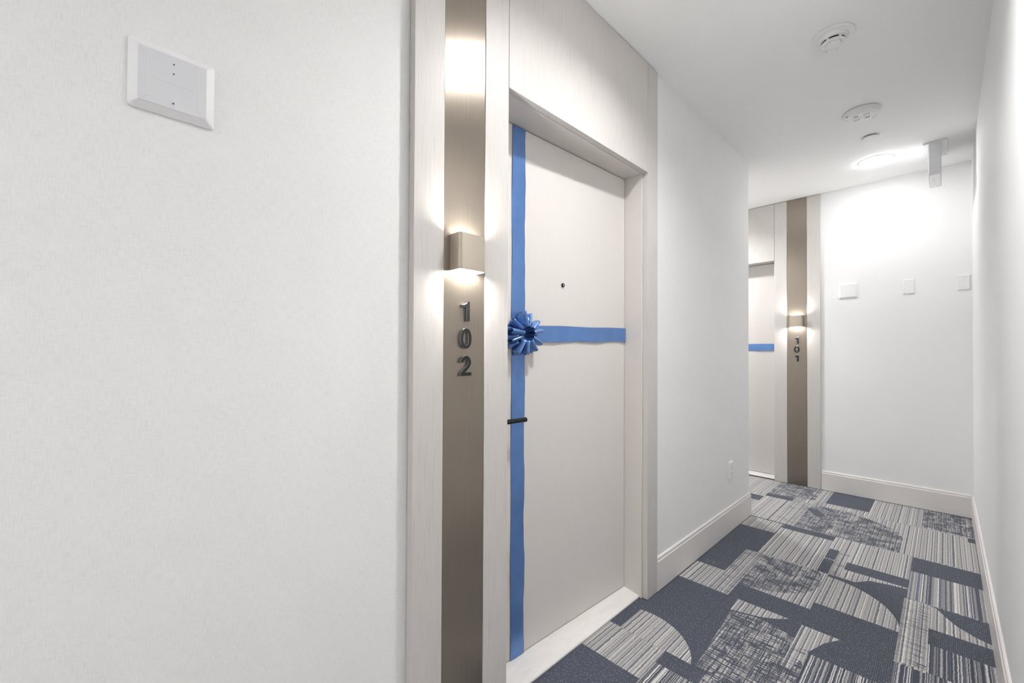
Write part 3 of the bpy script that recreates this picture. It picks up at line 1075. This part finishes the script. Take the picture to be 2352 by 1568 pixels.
ceiling_lamp(*LAMPS[4], 'added round fill lamp, unseen by the wall behind the camera', 'lamp_back')  # unseen extra lamp, added to lift the ambient light
ceiling_lamp(*LAMPS[3], 'added round ceiling lamp, unseen in the side passage', 'added_lamp_side')  # unseen lamp put in to brighten door 101 and the passage

# smoke detector with dark vents
def smoke_detector(x, y):
    t = thing('smoke_detector', (x, y, H), 'white smoke detector with black vents, nearest on the ceiling', 'smoke detector')
    bm = bm_new()
    lathe(bm, x, y, [(0, H - .0005), (.080, H - .0005), (.080, H - .004), (.077, H - .008), (.060, H - .010), (.058, H - .012), (0, H - .012)], 64)
    obj('mounting_ring', bm, 'plastic', t, True)
    bm = bm_new()
    lathe(bm, x, y, [(0, H - .0121), (.056, H - .0121), (.055, H - .016), (.050, H - .021), (.045, H - .0235), (0, H - .0235)], 64)
    obj('body', bm, 'plastic', t, True)
    bm = bm_new()
    lathe(bm, x, y, [(0, H - .0236), (.0425, H - .0236), (.0425, H - .0305), (0, H - .0305)], 48)
    obj('chamber', bm, 'dark', t, True)
    bm = bm_new()
    lathe(bm, x, y, [(0, H - .0306), (.0445, H - .0306), (.0445, H - .0325), (.040, H - .0360), (.031, H - .0380), (0, H - .0380)], 64)
    obj('collar', bm, 'plastic', t, True)
    bm = bm_new()
    lathe(bm, x, y, [(0, H - .0381), (.029, H - .0381), (.029, H - .0440), (.026, H - .0475), (.018, H - .0485), (0, H - .0485)], 48)
    obj('cap', bm, 'plastic', t, True)
    for i in range(6):
        a = 2 * math.pi * i / 6 + 1.3
        fn_ = lambda p, q, h, a=a: Vector((x + p * math.cos(a) - q * math.sin(a), y + p * math.sin(a) + q * math.cos(a), h))
        bm = bm_new()
        prism(bm, [(.0426, -.005), (.0455, -.005), (.0455, .005), (.0426, .005)], fn_, H - .0306, H - .0236)
        obj('rib', bm, 'plastic', t)
        bm = bm_new()
        prism(bm, [(.0291, -.0035), (.0400, -.0035), (.0400, .0035), (.0291, .0035)], fn_, H - .0445, H - .0368)
        obj('fin', bm, 'plastic', t)
smoke_detector(-.340, 2.298)

def speaker_alarm(x, y):
    t = thing('alarm_sounder', (x, y, H), 'flat round white alarm sounder with small slots and red marks', 'alarm sounder')
    bm = bm_new()
    lathe(bm, x, y, [(0, H - .0005), (.084, H - .0005), (.087, H - .004), (.086, H - .010), (.078, H - .022), (.070, H - .0275), (.066, H - .028), (0, H - .028)], 64)
    obj('body', bm, 'plastic', t, True)
    bm = bm_new()
    lathe(bm, x, y, [(0, H - .0281), (.060, H - .0281), (.058, H - .0305), (.014, H - .0305), (.012, H - .0285), (0, H - .0285)], 56)
    face = obj('grille', bm, 'plastic', t, True)
    for qx in (-1, 1):
        for qy in (-1, 1):
            bm = bm_new()
            for i in range(3):
                c0 = .014 + .010 * i
                if qx * qy > 0:
                    box(bm, x + qx * .012, x + qx * .034, y + qy * c0 - .0018, y + qy * c0 + .0018, H - .0312, H - .0304) if qx > 0 else \
                        box(bm, x - .034, x - .012, y + qy * c0 - .0018, y + qy * c0 + .0018, H - .0312, H - .0304)
                else:
                    ya, yb = sorted((y + qy * .012, y + qy * .034))
                    box(bm, x + qx * c0 - .0018, x + qx * c0 + .0018, ya, yb, H - .0312, H - .0304)
            obj('slot', bm, 'grey_slot', face)
    for i in range(4):                                   # row of small red printed marks near the rim
        a = .62 + i * .10
        bm = bm_new()
        for rr_ in (0,):
            cx, cy = x + .0735 * math.cos(a), y + .0735 * math.sin(a)
            dx, dy = math.cos(a), math.sin(a)
            L_, W_ = (.0045, .0011)
            zz = H - .0262
            prism(bm, [(-L_, -W_), (L_, -W_), (L_, W_), (-L_, W_)],
                  lambda p, q, h: Vector((cx + dx * p - dy * q, cy + dy * p + dx * q, zz + h + p * .80)), -.0008, .0012)
        obj('printed_mark', bm, 'red', t)
    bm = bm_new()
    a = math.radians(212)
    cx, cy = x + .070 * math.cos(a), y + .070 * math.sin(a)
    lathe(bm, cx, cy, [(0, H - .020), (.013, H - .022), (.012, H - .0275), (.008, H - .0305), (0, H - .0315)], 24)
    obj('indicator_lens', bm, 'chrome', t, True)
speaker_alarm(-.331, 3.135)


t = thing('sprinkler_cover', (-.328, 3.533, H), 'small plain white disc sprinkler cover between alarm and lamp', 'sprinkler')
bm = bm_new()
lathe(bm, -.328, 3.533, [(0, H - .0085), (.041, H - .0085), (.0425, H - .0100), (.041, H - .0115), (0, H - .0118)], 48)
obj('cover', bm, 'plastic', t, True)
bm = bm_new()
lathe(bm, -.328, 3.533, [(0, H - .0005), (.033, H - .0005), (.033, H - .0084), (0, H - .0084)], 32)
obj('cup', bm, 'grey_slot', t, True)

# exit sign hung edge-on under a canopy
t = thing('exit_sign', (-.042, 4.055, H), 'white box-shaped ceiling sign seen edge-on by the right wall', 'sign')
bm = bm_new()
box(bm, -.097, .015, 3.905, 4.205, H - .012, H - .0005, .002)
obj('canopy', bm, 'plastic', t)
bm = bm_new()
box(bm, -.070, -.014, 3.900, 4.212, 2.367, H - .0125, .002)
obj('housing', bm, 'cool_plastic', t)
bm = bm_new()
box(bm, -.0725, -.0704, 3.903, 4.209, 2.370, H - .018, .0008)
obj('face_panel', bm, 'plastic', t)
bm = bm_new()
box(bm, -.0136, -.0115, 3.903, 4.209, 2.370, H - .018, .0008)
obj('face_panel', bm, 'plastic', t)
bm = bm_new()
box(bm, -.067, -.017, 3.905, 4.207, 2.3655, 2.3669)
lid = obj('bottom_cover', bm, 'plastic', t)
for xx, yy, w_, l_ in ((-.048, 3.99, .010, .004), (-.046, 4.03, .012, .003), (-.046, 4.06, .009, .003), (-.042, 4.12, .014, .002)):
    bm = bm_new()
    box(bm, xx - w_ / 2, xx + w_ / 2, yy - l_ / 2, yy + l_ / 2, 2.3650, 2.3656)
    obj('printed_mark', bm, 'grey_slot', lid)
